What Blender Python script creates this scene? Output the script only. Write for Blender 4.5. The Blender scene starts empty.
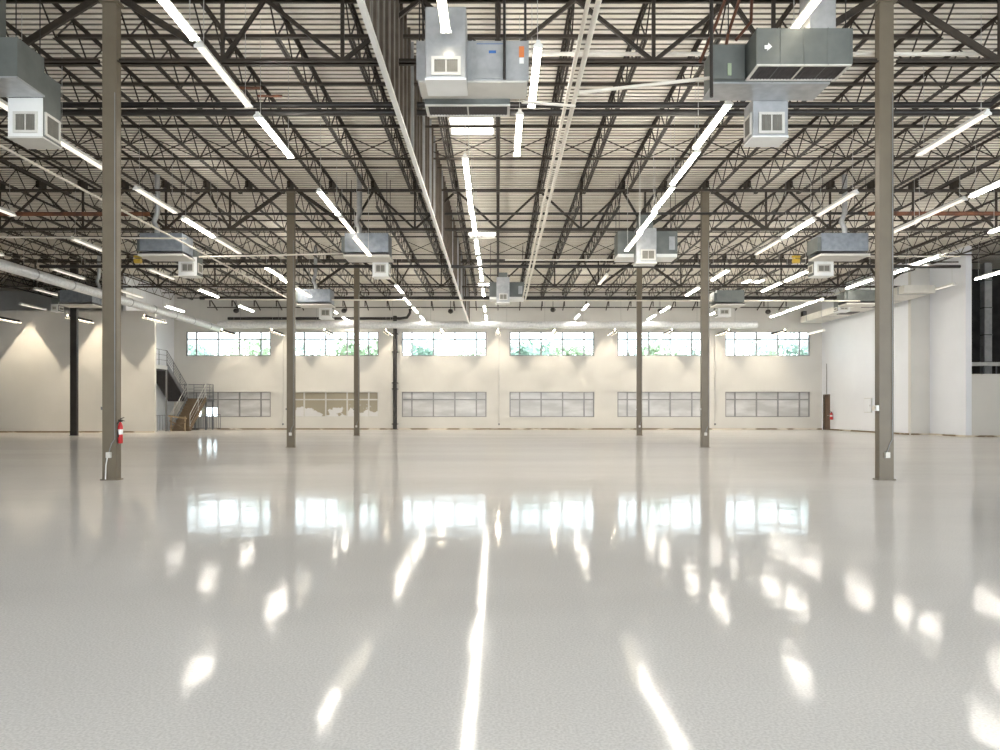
import bpy, math, random
from mathutils import Vector, Matrix
R = random.Random(7)
S = bpy.context.scene
COL = S.collection
H, F, CX, CY = 1.377, 712.5, 498.0, 410.0          # eye height, focal length in pixels, vanishing point

def at(x, y, Y):                                    # point seen at a pixel, at distance Y
    return Vector(((x - CX) * Y / F, Y, H + (CY - y) * Y / F))
def atz(x, y, z):                                   # point seen at a pixel, at height z
    Y = (z - H) * F / (CY - y)
    return Vector(((x - CX) * Y / F, Y, z))

# ------------------------------------------------------------------ materials
def mat(name, col, rough=.5, metal=0., noise=None, bump=None, emit=None, spec=.5, coat=0., stretch=(1, 1, 1)):
    m = bpy.data.materials.new(name); m.use_nodes = True
    nt = m.node_tree; b = nt.nodes['Principled BSDF']
    b.inputs['Base Color'].default_value = (*col, 1)
    b.inputs['Roughness'].default_value = rough
    b.inputs['Metallic'].default_value = metal
    b.inputs['Specular IOR Level'].default_value = spec
    b.inputs['Coat Weight'].default_value = coat
    tc = nt.nodes.new('ShaderNodeTexCoord'); mp = nt.nodes.new('ShaderNodeMapping')
    mp.inputs['Scale'].default_value = stretch
    nt.links.new(tc.outputs['Object'], mp.inputs['Vector'])
    if noise:                                       # (scale, second colour, low, high)
        n = nt.nodes.new('ShaderNodeTexNoise'); n.inputs['Scale'].default_value = noise[0]; n.inputs['Detail'].default_value = 5
        nt.links.new(mp.outputs[0], n.inputs['Vector'])
        r = nt.nodes.new('ShaderNodeValToRGB')
        r.color_ramp.elements[0].position = noise[2]; r.color_ramp.elements[0].color = (*noise[1], 1)
        r.color_ramp.elements[1].position = noise[3]; r.color_ramp.elements[1].color = (*col, 1)
        nt.links.new(n.outputs['Fac'], r.inputs['Fac']); nt.links.new(r.outputs['Color'], b.inputs['Base Color'])
    if bump:                                        # (scale, strength, distance)
        n2 = nt.nodes.new('ShaderNodeTexNoise'); n2.inputs['Scale'].default_value = bump[0]; n2.inputs['Detail'].default_value = 4
        nt.links.new(mp.outputs[0], n2.inputs['Vector'])
        bp = nt.nodes.new('ShaderNodeBump'); bp.inputs['Strength'].default_value = bump[1]; bp.inputs['Distance'].default_value = bump[2]
        nt.links.new(n2.outputs['Fac'], bp.inputs['Height']); nt.links.new(bp.outputs[0], b.inputs['Normal'])
    if emit:
        b.inputs['Emission Color'].default_value = (*emit[0], 1); b.inputs['Emission Strength'].default_value = emit[1]
    return m

M = {}
M['steel'] = mat('dark_joist_steel', (.044, .032, .022), .5, 0, (3, (.022, .016, .011), .35, .65))
M['steel_rust'] = mat('rusty_primer_steel', (.22, .085, .04), .6, 0, (4, (.10, .045, .03), .35, .65))
M['column'] = mat('taupe_column_paint', (.175, .145, .102), .42, 0, (2.5, (.15, .123, .086), .3, .7))
M['column_dark'] = mat('dark_column_paint', (.035, .03, .026), .4, 0, (2.5, (.025, .02, .018), .3, .7))
M['wall'] = mat('off_white_wall_paint', (.62, .61, .58), .75, 0, (.6, (.59, .58, .55), .35, .65))
M['wall_white'] = mat('cool_white_wall', (.78, .80, .84), .6, 0, (.6, (.75, .77, .81), .35, .65))  # cooler and lighter than the other walls
M['gap'] = mat('unfinished_wall_foot', (.20, .145, .09), .9, 0, (2.2, (.62, .56, .47), .42, .5), stretch=(.35, .35, 1))
M['galv'] = mat('galvanised_sheet', (.48, .49, .50), .34, .5, (5, (.38, .39, .40), .35, .65), (9, .12, .02))
M['galv_blue'] = mat('blue_grey_sheet', (.30, .33, .37), .34, .4, (5, (.22, .245, .28), .35, .65), (9, .12, .02))
M['galv_dull'] = mat('dull_green_grey_sheet', (.165, .178, .168), .45, .3, (3, (.13, .142, .134), .35, .65))
M['foil'] = mat('wrinkled_foil_insulation', (.80, .81, .82), .3, .3, (9, (.66, .68, .70), .35, .65), (16, .55, .05))
M['pan'] = mat('pale_painted_sheet', (.70, .68, .63), .5, .0, (3, (.62, .60, .55), .3, .7))
M['white'] = mat('white_enamel', (.86, .86, .84), .35, 0, (4, (.82, .82, .80), .3, .7))
M['pipe_white'] = mat('cream_plastic_pipe', (.80, .76, .68), .4, 0, (3, (.72, .67, .58), .3, .7))
M['black'] = mat('black_pipe_paint', (.018, .016, .015), .4, 0, (4, (.03, .025, .022), .3, .7))
M['grille'] = mat('dark_grille', (.03, .025, .025), .5, 0, (6, (.05, .04, .04), .3, .7))
M['louver'] = mat('bronze_louver', (.27, .255, .22), .5, .1, (6, (.22, .205, .175), .3, .7))
M['copper'] = mat('brown_copper_pipe', (.17, .075, .045), .4, .5, (5, (.11, .05, .035), .3, .7))
M['alu'] = mat('grey_aluminium', (.30, .30, .30), .4, .4, (5, (.26, .26, .26), .3, .7))
M['alu_light'] = mat('pale_aluminium', (.62, .62, .60), .4, .3, (5, (.55, .55, .53), .3, .7))
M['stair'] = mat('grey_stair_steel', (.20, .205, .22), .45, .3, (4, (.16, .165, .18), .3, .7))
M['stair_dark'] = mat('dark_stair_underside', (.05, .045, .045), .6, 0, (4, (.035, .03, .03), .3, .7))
M['wood'] = mat('bare_plywood', (.22, .16, .10), .7, 0, (5, (.16, .115, .075), .3, .7), stretch=(1, 1, 6))
M['lumber'] = mat('pale_lumber', (.42, .32, .19), .7, 0, (5, (.33, .25, .15), .3, .7))
M['red'] = mat('red_enamel', (.55, .02, .025), .3, 0, (3, (.45, .015, .02), .3, .7))
M['yellow'] = mat('yellow_paint', (.65, .45, .05), .45, 0, (4, (.5, .33, .04), .3, .7))
M['blue'] = mat('blue_sticker', (.05, .16, .42), .4, 0, (4, (.04, .12, .36), .3, .7))
M['orange'] = mat('orange_sticker', (.75, .25, .08), .4, 0, (4, (.68, .2, .06), .3, .7))
M['door'] = mat('brown_door', (.12, .075, .045), .45, 0, (3, (.09, .055, .035), .3, .7))
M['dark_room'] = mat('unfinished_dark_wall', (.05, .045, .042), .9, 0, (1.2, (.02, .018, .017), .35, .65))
M['leaf'] = mat('leaf_green', (.36, .43, .29), .6, 0, (1.5, (.29, .38, .24), .3, .7))
M['leaf2'] = mat('leaf_blue_green', (.34, .44, .37), .6, 0, (1.5, (.27, .38, .32), .3, .7))
M['bark'] = mat('grey_brown_bark', (.16, .12, .09), .9, 0, (6, (.10, .08, .06), .3, .7))
M['grass'] = mat('grass', (.30, .38, .22), .9, 0, (.8, (.38, .40, .30), .3, .7))
M['lamp'] = mat('lit_warm_lamp', (.9, .87, .8), .4, emit=((1, .945, .85), 24.0))
M['lamp_beam'] = mat('lit_narrow_lamp', (.9, .87, .8), .4, emit=((1, .85, .64), 560.0))
M['lamp_beam_far'] = mat('lit_narrow_far_lamp', (.9, .87, .8), .4, emit=((1, .87, .68), 330.0))
M['lamp_edge'] = mat('lit_acrylic_edge', (.9, .87, .8), .4, emit=((1, .86, .66), 3.0))
M['washer'] = mat('dark_reflector', (.05, .05, .05), .6, 0, (4, (.04, .04, .04), .3, .7))
M['lamp_mid'] = mat('lit_weaker_lamp', (.9, .87, .8), .4, emit=((1, .9, .72), 5.0))
M['lamp_soft'] = mat('lit_neutral_lamp', (.9, .88, .84), .4, emit=((1, .92, .8), .35))
M['skylight'] = mat('lit_skylight_dome', (.9, .9, .88), .4, emit=((1, .96, .88), 4.0))

def deck_mat():
    m = mat('painted_roof_deck', (.62, .585, .52), .6, 0)
    nt = m.node_tree; b = nt.nodes['Principled BSDF']; mp = nt.nodes['Mapping']
    mp.inputs['Scale'].default_value = (.35, 3.0, 1)
    n = nt.nodes.new('ShaderNodeTexNoise'); n.inputs['Scale'].default_value = 1.1; n.inputs['Detail'].default_value = 7; n.inputs['Roughness'].default_value = .65
    nt.links.new(mp.outputs[0], n.inputs['Vector'])
    r = nt.nodes.new('ShaderNodeValToRGB'); e = r.color_ramp.elements
    e[0].position = .33; e[0].color = (.74, .68, .58, 1); e[1].position = .56; e[1].color = (.90, .865, .785, 1)
    nt.links.new(n.outputs['Fac'], r.inputs['Fac']); nt.links.new(r.outputs['Color'], b.inputs['Base Color'])
    return m
M['deck'] = deck_mat()
M['deck_groove_shade'] = mat('shaded_deck_groove', (.30, .275, .235), .6, 0, (2, (.22, .19, .15), .35, .65))  # darker colour stands in for shade inside the deck grooves
M['curtain'] = mat('brown_grey_sheet', (.20, .185, .16), .5, .2, (4, (.14, .125, .105), .35, .65))
M['stud'] = mat('brown_stud', (.13, .105, .08), .5, .1, (4, (.09, .07, .055), .35, .65))

def floor_mat():
    m = mat('glossy_speckled_epoxy', (.66, .65, .63), .13, 0)
    nt = m.node_tree; b = nt.nodes['Principled BSDF']; tc = nt.nodes['Texture Coordinate']; L = nt.links.new
    n = nt.nodes.new('ShaderNodeTexNoise'); n.inputs['Scale'].default_value = 75; n.inputs['Detail'].default_value = 3
    L(tc.outputs['Object'], n.inputs['Vector'])
    r = nt.nodes.new('ShaderNodeValToRGB'); e = r.color_ramp.elements
    e[0].position = .36; e[0].color = (.72, .703, .69, 1); e[1].position = .62; e[1].color = (.87, .853, .838, 1)
    L(n.outputs['Fac'], r.inputs['Fac'])
    # broad trowel patches
    mp = nt.nodes['Mapping']; mp.inputs['Scale'].default_value = (.10, .42, 1)
    n2 = nt.nodes.new('ShaderNodeTexNoise'); n2.inputs['Scale'].default_value = 1.0; n2.inputs['Detail'].default_value = 6
    L(mp.outputs[0], n2.inputs['Vector'])
    mx = nt.nodes.new('ShaderNodeMix'); mx.data_type = 'RGBA'; mx.blend_type = 'MULTIPLY'; mx.inputs[0].default_value = .25
    L(r.outputs['Color'], mx.inputs[6]); L(n2.outputs['Fac'], mx.inputs[7]); L(mx.outputs[2], b.inputs['Base Color'])
    rr = nt.nodes.new('ShaderNodeMapRange'); rr.inputs[1].default_value = .3; rr.inputs[2].default_value = .7
    rr.inputs[3].default_value = .03; rr.inputs[4].default_value = .11
    L(n2.outputs['Fac'], rr.inputs[0]); L(rr.outputs[0], b.inputs['Roughness'])
    n3 = nt.nodes.new('ShaderNodeTexNoise'); n3.inputs['Scale'].default_value = 95; n3.inputs['Detail'].default_value = 2
    L(tc.outputs['Object'], n3.inputs['Vector'])
    bp = nt.nodes.new('ShaderNodeBump'); bp.inputs['Strength'].default_value = .16; bp.inputs['Distance'].default_value = .0009
    L(n3.outputs['Fac'], bp.inputs['Height'])
    n4 = nt.nodes.new('ShaderNodeTexNoise'); n4.inputs['Scale'].default_value = 1.6; n4.inputs['Detail'].default_value = 3
    L(tc.outputs['Object'], n4.inputs['Vector'])
    b4 = nt.nodes.new('ShaderNodeBump'); b4.inputs['Strength'].default_value = .6; b4.inputs['Distance'].default_value = .006
    L(n4.outputs['Fac'], b4.inputs['Height']); L(b4.outputs[0], bp.inputs['Normal'])
    L(bp.outputs[0], b.inputs['Normal']); L(bp.outputs[0], b.inputs['Coat Normal'])
    b.inputs['Specular IOR Level'].default_value = 0; nt.links.remove(b.inputs['Coat Normal'].links[0])
    g = nt.nodes.new('ShaderNodeBsdfGlossy'); L(rr.outputs[0], g.inputs['Roughness']); L(bp.outputs[0], g.inputs['Normal'])
    fr = nt.nodes.new('ShaderNodeFresnel'); fr.inputs['IOR'].default_value = 1.75; L(b4.outputs[0], fr.inputs['Normal'])
    sc = nt.nodes.new('ShaderNodeMath'); sc.operation = 'MULTIPLY'; sc.inputs[1].default_value = .62; L(fr.outputs[0], sc.inputs[0])
    ms = nt.nodes.new('ShaderNodeMixShader'); L(sc.outputs[0], ms.inputs[0]); L(b.outputs[0], ms.inputs[1]); L(g.outputs[0], ms.inputs[2])
    L(ms.outputs[0], nt.nodes['Material Output'].inputs[0])
    return m
M['floor'] = floor_mat()

def glass_mat():
    m = bpy.data.materials.new('clear_window_glass'); m.use_nodes = True; nt = m.node_tree; nt.nodes.clear()
    o = nt.nodes.new('ShaderNodeOutputMaterial'); t = nt.nodes.new('ShaderNodeBsdfTransparent'); g = nt.nodes.new('ShaderNodeBsdfGlossy')
    t.inputs[0].default_value = (.93, .97, .97, 1); g.inputs['Roughness'].default_value = .02
    f = nt.nodes.new('ShaderNodeFresnel'); f.inputs[0].default_value = 1.45; mx = nt.nodes.new('ShaderNodeMixShader')
    nt.links.new(f.outputs[0], mx.inputs[0]); nt.links.new(t.outputs[0], mx.inputs[1]); nt.links.new(g.outputs[0], mx.inputs[2]); nt.links.new(mx.outputs[0], o.inputs[0])
    return m
M['glass'] = glass_mat()

def film_mat(name, base, second, lo, hi, scale, stretch):
    m = bpy.data.materials.new(name); m.use_nodes = True; nt = m.node_tree; b = nt.nodes['Principled BSDF']; o = nt.nodes['Material Output']; L = nt.links.new
    tc = nt.nodes.new('ShaderNodeTexCoord'); mp = nt.nodes.new('ShaderNodeMapping'); mp.inputs['Scale'].default_value = stretch; mp.inputs['Rotation'].default_value = (0, .5, 0)
    n = nt.nodes.new('ShaderNodeTexNoise'); n.inputs['Scale'].default_value = scale; n.inputs['Detail'].default_value = 5
    L(tc.outputs['Object'], mp.inputs[0]); L(mp.outputs[0], n.inputs['Vector'])
    r = nt.nodes.new('ShaderNodeValToRGB'); e = r.color_ramp.elements
    e[0].position = lo; e[0].color = (*base, 1); e[1].position = hi; e[1].color = (*second, 1)
    L(n.outputs['Fac'], r.inputs[0]); L(r.outputs[0], b.inputs['Base Color']); b.inputs['Roughness'].default_value = .25
    t = nt.nodes.new('ShaderNodeBsdfTranslucent'); L(r.outputs[0], t.inputs[0])
    mx = nt.nodes.new('ShaderNodeMixShader'); mx.inputs[0].default_value = .10
    L(b.outputs[0], mx.inputs[1]); L(t.outputs[0], mx.inputs[2]); L(mx.outputs[0], o.inputs[0])
    return m
M['film'] = film_mat('grey_filmed_glass', (.50, .50, .50), (.64, .64, .645), .40, .64, .6, (1, 1, 3.5))
M['film_torn'] = film_mat('torn_paper_filmed_glass', (.38, .345, .27), (.68, .68, .69), .555, .585, 1.1, (1, 1, 1.3))
def torn():
    nt = M['film_torn'].node_tree; tc = nt.nodes['Texture Coordinate']; n = nt.nodes['Noise Texture']; r = nt.nodes['Color Ramp']
    sx = nt.nodes.new('ShaderNodeSeparateXYZ'); ma = nt.nodes.new('ShaderNodeMath'); ma.operation = 'MULTIPLY_ADD'; ma.inputs[1].default_value = -.38; ma.inputs[2].default_value = .58
    ad = nt.nodes.new('ShaderNodeMath'); ad.operation = 'ADD'
    nt.links.new(tc.outputs['Object'], sx.inputs[0]); nt.links.new(sx.outputs['Z'], ma.inputs[0]); nt.links.new(n.outputs['Fac'], ad.inputs[0]); nt.links.new(ma.outputs[0], ad.inputs[1]); nt.links.new(ad.outputs[0], r.inputs[0])
torn()

# ------------------------------------------------------------------ mesh helpers
class MB:
    def __init__(s): s.v = []; s.f = []; s.mi = []; s.k = 0; s.sm = []
    def add(s, vs, fs, smooth=False):
        n = len(s.v); s.v += [tuple(v) for v in vs]
        for f in fs: s.f.append([i + n for i in f]); s.mi.append(s.k); s.sm.append(smooth)
        return s
    def box(s, x0, x1, y0, y1, z0, z1):
        if x0 > x1: x0, x1 = x1, x0
        if y0 > y1: y0, y1 = y1, y0
        if z0 > z1: z0, z1 = z1, z0
        return s.add([(x0, y0, z0), (x1, y0, z0), (x1, y1, z0), (x0, y1, z0), (x0, y0, z1), (x1, y0, z1), (x1, y1, z1), (x0, y1, z1)],
              [(0, 3, 2, 1), (4, 5, 6, 7), (0, 1, 5, 4), (1, 2, 6, 5), (2, 3, 7, 6), (3, 0, 4, 7)])
    def bar(s, a, b, w, h, up=(0, 0, 1)):            # rectangular bar
        a = Vector(a); b = Vector(b); d = (b - a).normalized(); u = Vector(up)
        if abs(d.dot(u)) > .98: u = Vector((0, 1, 0))
        r = d.cross(u).normalized() * (w / 2); u = r.cross(d).normalized() * (h / 2)
        return s.add([a - r - u, a + r - u, a + r + u, a - r + u, b - r - u, b + r - u, b + r + u, b - r + u],
              [(0, 1, 2, 3), (7, 6, 5, 4), (0, 4, 5, 1), (1, 5, 6, 2), (2, 6, 7, 3), (3, 7, 4, 0)])
    def tube(s, pts, r, n=8, cap=True):
        pts = [Vector(p) for p in pts]; rings = []
        rr = r if isinstance(r, (list, tuple)) else [r] * len(pts)
        base = len(s.v); up = None
        for i, p in enumerate(pts):
            d = (pts[min(i + 1, len(pts) - 1)] - pts[max(i - 1, 0)]).normalized()
            if up is None or abs(d.dot(up)) > .95: up = Vector((0, 0, 1)) if abs(d.z) < .9 else Vector((0, 1, 0))
            x = d.cross(up).normalized(); y = x.cross(d)
            rings.append([p + (x * math.cos(2 * math.pi * k / n) + y * math.sin(2 * math.pi * k / n)) * rr[i] for k in range(n)])
        vs = [v for q in rings for v in q]; fs = []
        for i in range(len(pts) - 1):
            for k in range(n): fs.append((i * n + k, i * n + (k + 1) % n, (i + 1) * n + (k + 1) % n, (i + 1) * n + k))
        s.add(vs, fs, True)
        if cap: s.add(rings[0], [tuple(range(n))[::-1]]); s.add(rings[-1], [tuple(range(n))])
        return s
    def profile(s, prof, a, b, axis='y'):            # extrude a closed (x,z) profile along y (or (y,z) along x)
        n = len(prof)
        if axis == 'y': vs = [(p[0], a, p[1]) for p in prof] + [(p[0], b, p[1]) for p in prof]
        else: vs = [(a, p[0], p[1]) for p in prof] + [(b, p[0], p[1]) for p in prof]
        fs = [(i, (i + 1) % n, n + (i + 1) % n, n + i) for i in range(n)] + [tuple(range(n))[::-1], tuple(range(n, 2 * n))]
        return s.add(vs, fs)
    def build(s, name, m, parent=None, bevel=0):
        me = bpy.data.meshes.new(name); me.from_pydata(s.v, [], s.f)
        for q in (m if isinstance(m, (list, tuple)) else [m]): me.materials.append(M[q])
        me.polygons.foreach_set('material_index', s.mi); me.polygons.foreach_set('use_smooth', s.sm); me.update()
        import bmesh
        bm = bmesh.new(); bm.from_mesh(me); bmesh.ops.recalc_face_normals(bm, faces=bm.faces); bm.to_mesh(me); bm.free()
        o = bpy.data.objects.new(name, me); COL.objects.link(o)
        if parent:
            o.parent = parent
            if name_root(parent): pass
            M0 = parent_world(parent); o.matrix_parent_inverse = M0.inverted()
        if bevel:
            md = o.modifiers.new('bevel', 'BEVEL'); md.width = bevel; md.segments = 2; md.limit_method = 'ANGLE'
        return o
def name_root(p): return p.parent is None
def parent_world(p):
    m = p.matrix_basis.copy() if p.parent is None else parent_world(p.parent) @ p.matrix_parent_inverse @ p.matrix_basis
    return m
def thing(name, label, cat, loc=(0, 0, 0), group=None):
    o = bpy.data.objects.new(name, None); COL.objects.link(o); o.location = loc; o.empty_display_size = .2
    return tag(o, label, cat, group)
def tag(o, label, cat, group=None):
    o['label'] = label; o['category'] = cat
    if group: o['group'] = group
    return o
def struct(o): o['kind'] = 'structure'; return o
def copy_tree(root, loc):                             # a thing and its parts, moved
    r = root.copy(); COL.objects.link(r); r.location = loc
    for ch in root.children:
        c = ch.copy(); COL.objects.link(c); c.parent = r
        for g in ch.children:
            d = g.copy(); COL.objects.link(d); d.parent = c
    return r
ORD = ['first', 'second', 'third', 'fourth', 'fifth', 'sixth', 'seventh', 'eighth', 'ninth', 'tenth', 'eleventh', 'twelfth', 'thirteenth',
       'fourteenth', 'fifteenth', 'sixteenth', 'seventeenth', 'eighteenth', 'nineteenth', 'twentieth', 'twenty-first', 'twenty-second', 'twenty-third', 'twenty-fourth']

# ------------------------------------------------------------------ dimensions
YR = [13.97, 26.16, 38.35]; YW = 50.3; BAY = 15.24
XL, XR = -22.86, 22.86
ZD = 9.78                                             # underside of roof deck
ZJT, ZJB = 9.72, 9.06                                 # joist chords
ZGT, ZGB = 9.40, 7.97                                 # girder chords
XFL, XFR = -37.0, 31.0
YB = -9.0

# ------------------------------------------------------------------ setting
struct(MB().box(XFL, XFR, YB, YW + .3, -.25, 0).build('floor', 'floor'))
d = MB(); prof = []; y = YB; p = .21                   # ribbed deck
while y < YW + .2:
    prof += [(y, ZD), (y + .135, ZD), (y + .143, ZD + .08), (y + .202, ZD + .08)]; y += p
prof += [(y, ZD), (y, ZD + .2), (YB, ZD + .2)]
n = len(prof)
for i in range(n - 1):
    (ya, za), (yb2, zb2) = prof[i], prof[i + 1]
    d.k = 0 if (za == zb2 == ZD or za > ZD + .1) else 1  # groove faces get the painted shade colour
    d.add([(XFL, ya, za), (XFL, yb2, zb2), (XFR, yb2, zb2), (XFR, ya, za)], [(0, 1, 2, 3)])
# skylight openings are set just under the deck as domes, see below
struct(d.build('ceiling', ['deck', 'deck_groove_shade']))

WINX = [-19.05 + 7.62 * i for i in range(6)]
WHW = 3.0; UZ0, UZ1 = 5.19, 6.90; LZ0, LZ1 = .88, 2.66
w = MB()
def wall_strip(z0, z1, holes):
    x = XFL
    for c in holes:
        w.box(x, c - WHW, YW, YW + .3, z0, z1); x = c + WHW
    w.box(x, XFR, YW, YW + .3, z0, z1)
wall_strip(0, LZ0, []); wall_strip(LZ0, LZ1, WINX); wall_strip(LZ1, UZ0, []); wall_strip(UZ0, UZ1, WINX); wall_strip(UZ1, ZD + .2, [])
struct(w.build('wall_far', 'wall'))
YP = 43.6                                             # projecting room at left
struct(MB().box(XFL, -21.0, YP, YP + .2, 0, 7.45).build('wall_left', 'wall'))
w = MB(); w.box(XFL, -12, YB - .3, YB, 0, ZD); w.box(-12, XFR, YB - .3, YB, 6.2, ZD); struct(w.build('wall_back', 'wall'))  # unseen; opening behind the camera shaped to let sky light in as fill
struct(MB().box(XFR, XFR + .3, YB, YW, 0, ZD).build('wall_outer_right', 'wall'))
struct(MB().box(XL - .2, XL, YP + .2, YW, 0, ZD).build('wall_stairwell', 'wall_white'))
struct(MB().box(XFL - .3, XFL, YB, YW, 0, ZD).build('wall_outer_left', 'wall'))
DY0, DY1, DZ = 49.1, 49.95, 2.40
w = MB(); w.box(XR, XR + .3, 39.7, DY0, 0, ZD); w.box(XR, XR + .3, DY1, YW, 0, ZD); w.box(XR, XR + .3, DY0, DY1, DZ, ZD)
struct(w.build('wall_right', 'wall_white'))
struct(MB().box(XR, 24.2, 39.45, 39.7, 0, ZD).build('wall_return', 'wall'))
struct(MB().box(23.9, 24.2, 36.4, 39.45, 0, ZD).build('wall_projection', 'wall_white'))
ZO = 1.377 + 35 * 36.4 / F
w = MB(); w.box(24.2, XFR, 36.4, 36.65, 0, ZO)
struct(w.build('wall_front_right', 'wall'))
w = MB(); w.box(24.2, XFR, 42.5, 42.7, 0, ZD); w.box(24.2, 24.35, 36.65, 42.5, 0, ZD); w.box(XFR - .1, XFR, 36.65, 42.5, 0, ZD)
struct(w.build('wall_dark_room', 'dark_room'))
def foot(name, x0, x1, y0, y1):
    return struct(MB().box(x0, x1, y0, y1, 0, .085).build(name, 'gap'))
foot('baseboard_far', XL, XR, YW - .03, YW - .002); foot('baseboard_left', XFL, -21.0, YP - .03, YP - .002)
foot('baseboard_right', XR - .03, XR - .002, 39.6, DY0 - .06); foot('baseboard_return', XR, 23.9, 39.42, 39.448)
foot('baseboard_projection', 23.87, 23.898, 36.4, 39.42); foot('baseboard_front_right', 23.9, XFR, 36.36, 36.39)
struct(MB().box(24.2, XFR, 36.3, 36.75, ZO, ZO + .05).build('trim_opening', 'pan'))

# windows
def window(i, c, z0, z1, zt, kind):
    fr = MB(); y0, y1 = YW + .10, YW + .22; t = .09
    xs = [c - WHW, c - WHW + .74, c - WHW + 2.24, c + WHW - 2.24 + .74 * .0, c + WHW - .74, c + WHW]
    xs[3] = c + WHW - 2.24
    xs = [c - WHW, c - WHW + .72, c - .76, c + .76, c + WHW - .72, c + WHW]
    for k, x in enumerate(xs):
        a = t if k in (0, 5) else t * .55
        fr.box(x - a if k else x, x + a if k < 5 else x, y0, y1, z0, z1)
    for z in (z0, z1 - .05, zt): fr.box(c - WHW, c + WHW, y0 + .01, y1 - .01, z - (.03 if z == zt else 0), z + .06)
    o = struct(fr.build('window_%d' % i, 'alu' if kind != 'torn' else 'alu_light'))
    ym = YW + .15
    for k in range(5):
        x0, x1 = xs[k] + t * .55, xs[k + 1] - t * .55
        for za, zb in ((z0 + .05, zt), (zt + .05, z1 - .05)):
            if kind == 'clear': m = 'glass'
            elif kind == 'patch' and k < 2 and za < zt:
                MB().box(x0, x1, ym, ym + .012, za, za + .62).build('clear_pane', 'glass', o)
                MB().box(x0, x1, ym, ym + .012, za + .62, zb).build('pane', 'film', o); continue
            else: m = 'film_torn' if kind == 'torn' else 'film'
            MB().box(x0, x1, ym, ym + .012, za, zb).build('pane', m, o)
for i, c in enumerate(WINX): window(i + 1, c, UZ0, UZ1, 6.36, 'clear')
for i, c in enumerate(WINX): window(i + 7, c, LZ0, LZ1, 2.10, ['patch', 'torn', 'film', 'film', 'film', 'film'][i])

# door in the right wall
dr = MB().box(XR + .02, XR + .10, DY0, DY1, 0, DZ).build('door_1', 'door'); struct(dr)
f = MB(); f.box(XR - .04, XR + .12, DY0 - .06, DY0, 0, DZ + .06); f.box(XR - .04, XR + .12, DY1, DY1 + .06, 0, DZ + .06); f.box(XR - .04, XR + .12, DY0, DY1, DZ, DZ + .06)
f.build('door_frame', 'door', dr); MB().tube([(XR - .02, DY0 + .1, 1.0), (XR - .06, DY0 + .1, 1.0), (XR - .06, DY0 + .22, 1.0)], .012).build('door_handle', 'alu_light', dr)

# ------------------------------------------------------------------ columns
def column(x, y, label, dark=False, top=None, face=.28, box=True, ext='r'):
    c = thing('steel_column', label, 'column', (x, y, 0), 'steel columns holding up the roof')
    m = 'column_dark' if dark else 'column'
    a = face / 2; b = .085; t = .018
    s = MB(); s.box(x - a, x + a, y - b, y - b + t, 0, top or ZGT); s.box(x - a, x + a, y + b - t, y + b, 0, top or ZGT)
    s.box(x - a + .004, x + a - .004, y - b + t, y + b - t, 0, (top or ZGT) - .01)
    s.build('shaft', m, c)
    p_ = MB(); p_.box(x - a - .03, x + a + .03, y - b - .03, y + b + .03, 0, .02)
    p_.build('base_plate', m, c)
    cp = MB(); cp.box(x - a - .05, x + a + .05, y - b - .05, y + b + .05, (top or ZGT) - .03, top or ZGT); cp.build('cap_plate', m, c)
    if box:
        MB().box(x - .045, x + .045, y - b - .05, y - b, .44, .55).build('outlet_box', 'pan', c)
        MB().tube([(x, y - b - .012, .55), (x + (.05 if x < 0 else .06), y - b - .012, .72), (x + a - .03, y - b - .012, .80), (x + a - .03, y - b - .012, 7.6)], .009).build('conduit', 'alu', c)
        MB().box(x - a - .05, x - a, y - .05, y + .05, 1.38, 1.44).build('hook', 'alu_light' if x > 0 else 'stair', c)
    return c
column(-7.62, YR[0] + .085, 'nearest taupe steel column on the left, with red fire extinguisher on its side')
column(7.62, YR[0] + .085, 'nearest taupe steel column on the right, with pale alarm horn on its side')
column(-7.62, YR[1] + .085, 'taupe steel column, second one back in the left-hand line of columns')
column(7.62, YR[1] + .085, 'taupe steel column, second one back in the right-hand line of columns')
column(-7.62, YR[2] + .085, 'taupe steel column nearest the far wall in the left-hand line of columns')
column(7.62, YR[2] + .085, 'taupe steel column nearest the far wall in the right-hand line of columns')
column(XL, YR[2] + .085, 'black steel column standing in front of the beige left wall', True, face=.36, box=False)
c = bpy.data.objects['steel_column']
MB().tube([(-7.645, 13.94, .44), (-7.67, 13.94, .3), (-7.675, 13.93, .02)], .012).build('white_cord', 'white', c)

def extinguisher(x, y, z, r, h, label, side):
    e = thing('fire_extinguisher', label, 'fire extinguisher', (x, y, z))
    MB().tube([(x, y, z), (x, y, z + .02), (x, y, z + h * .8), (x, y, z + h * .9), (x, y, z + h)], [r * .8, r, r, r * .75, r * .3], 14).build('cylinder', 'red', e)
    MB().tube([(x, y, z + h * .42), (x, y, z + h * .66)], r * 1.03, 14, False).build('paper_label', 'white', e)
    v = MB(); v.box(x - .03, x + .03, y - .025, y + .025, z + h, z + h + .05); v.bar((x, y, z + h + .05), (x + side * .09, y - .02, z + h + .02), .025, .012); v.bar((x, y, z + h + .06), (x + side * .08, y - .02, z + h + .09), .025, .012)
    v.build('valve_handle', 'black', e)
    MB().tube([(x, y, z + h + .03), (x - side * .02, y - .08, z + h - .02), (x - side * .02, y - r - .03, z + h * .6), (x, y - r - .03, z + h * .3)], .012).build('hose', 'black', e)
extinguisher(-7.43, YR[0] + .05, .72, .046, .42, 'red fire extinguisher hung on the nearest left column', 1)
extinguisher(XR - .12, 48.6, .72, .10, .48, 'small red fire extinguisher on the white wall beside the corner door', -1)
hn = thing('alarm_horn', 'pale alarm horn on the left side of the nearest right column', 'alarm', (7.44, 14.05, 1.40))
MB().box(7.43, 7.479, 13.98, 14.08, 1.36, 1.47).build('housing', 'white', hn)
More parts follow.
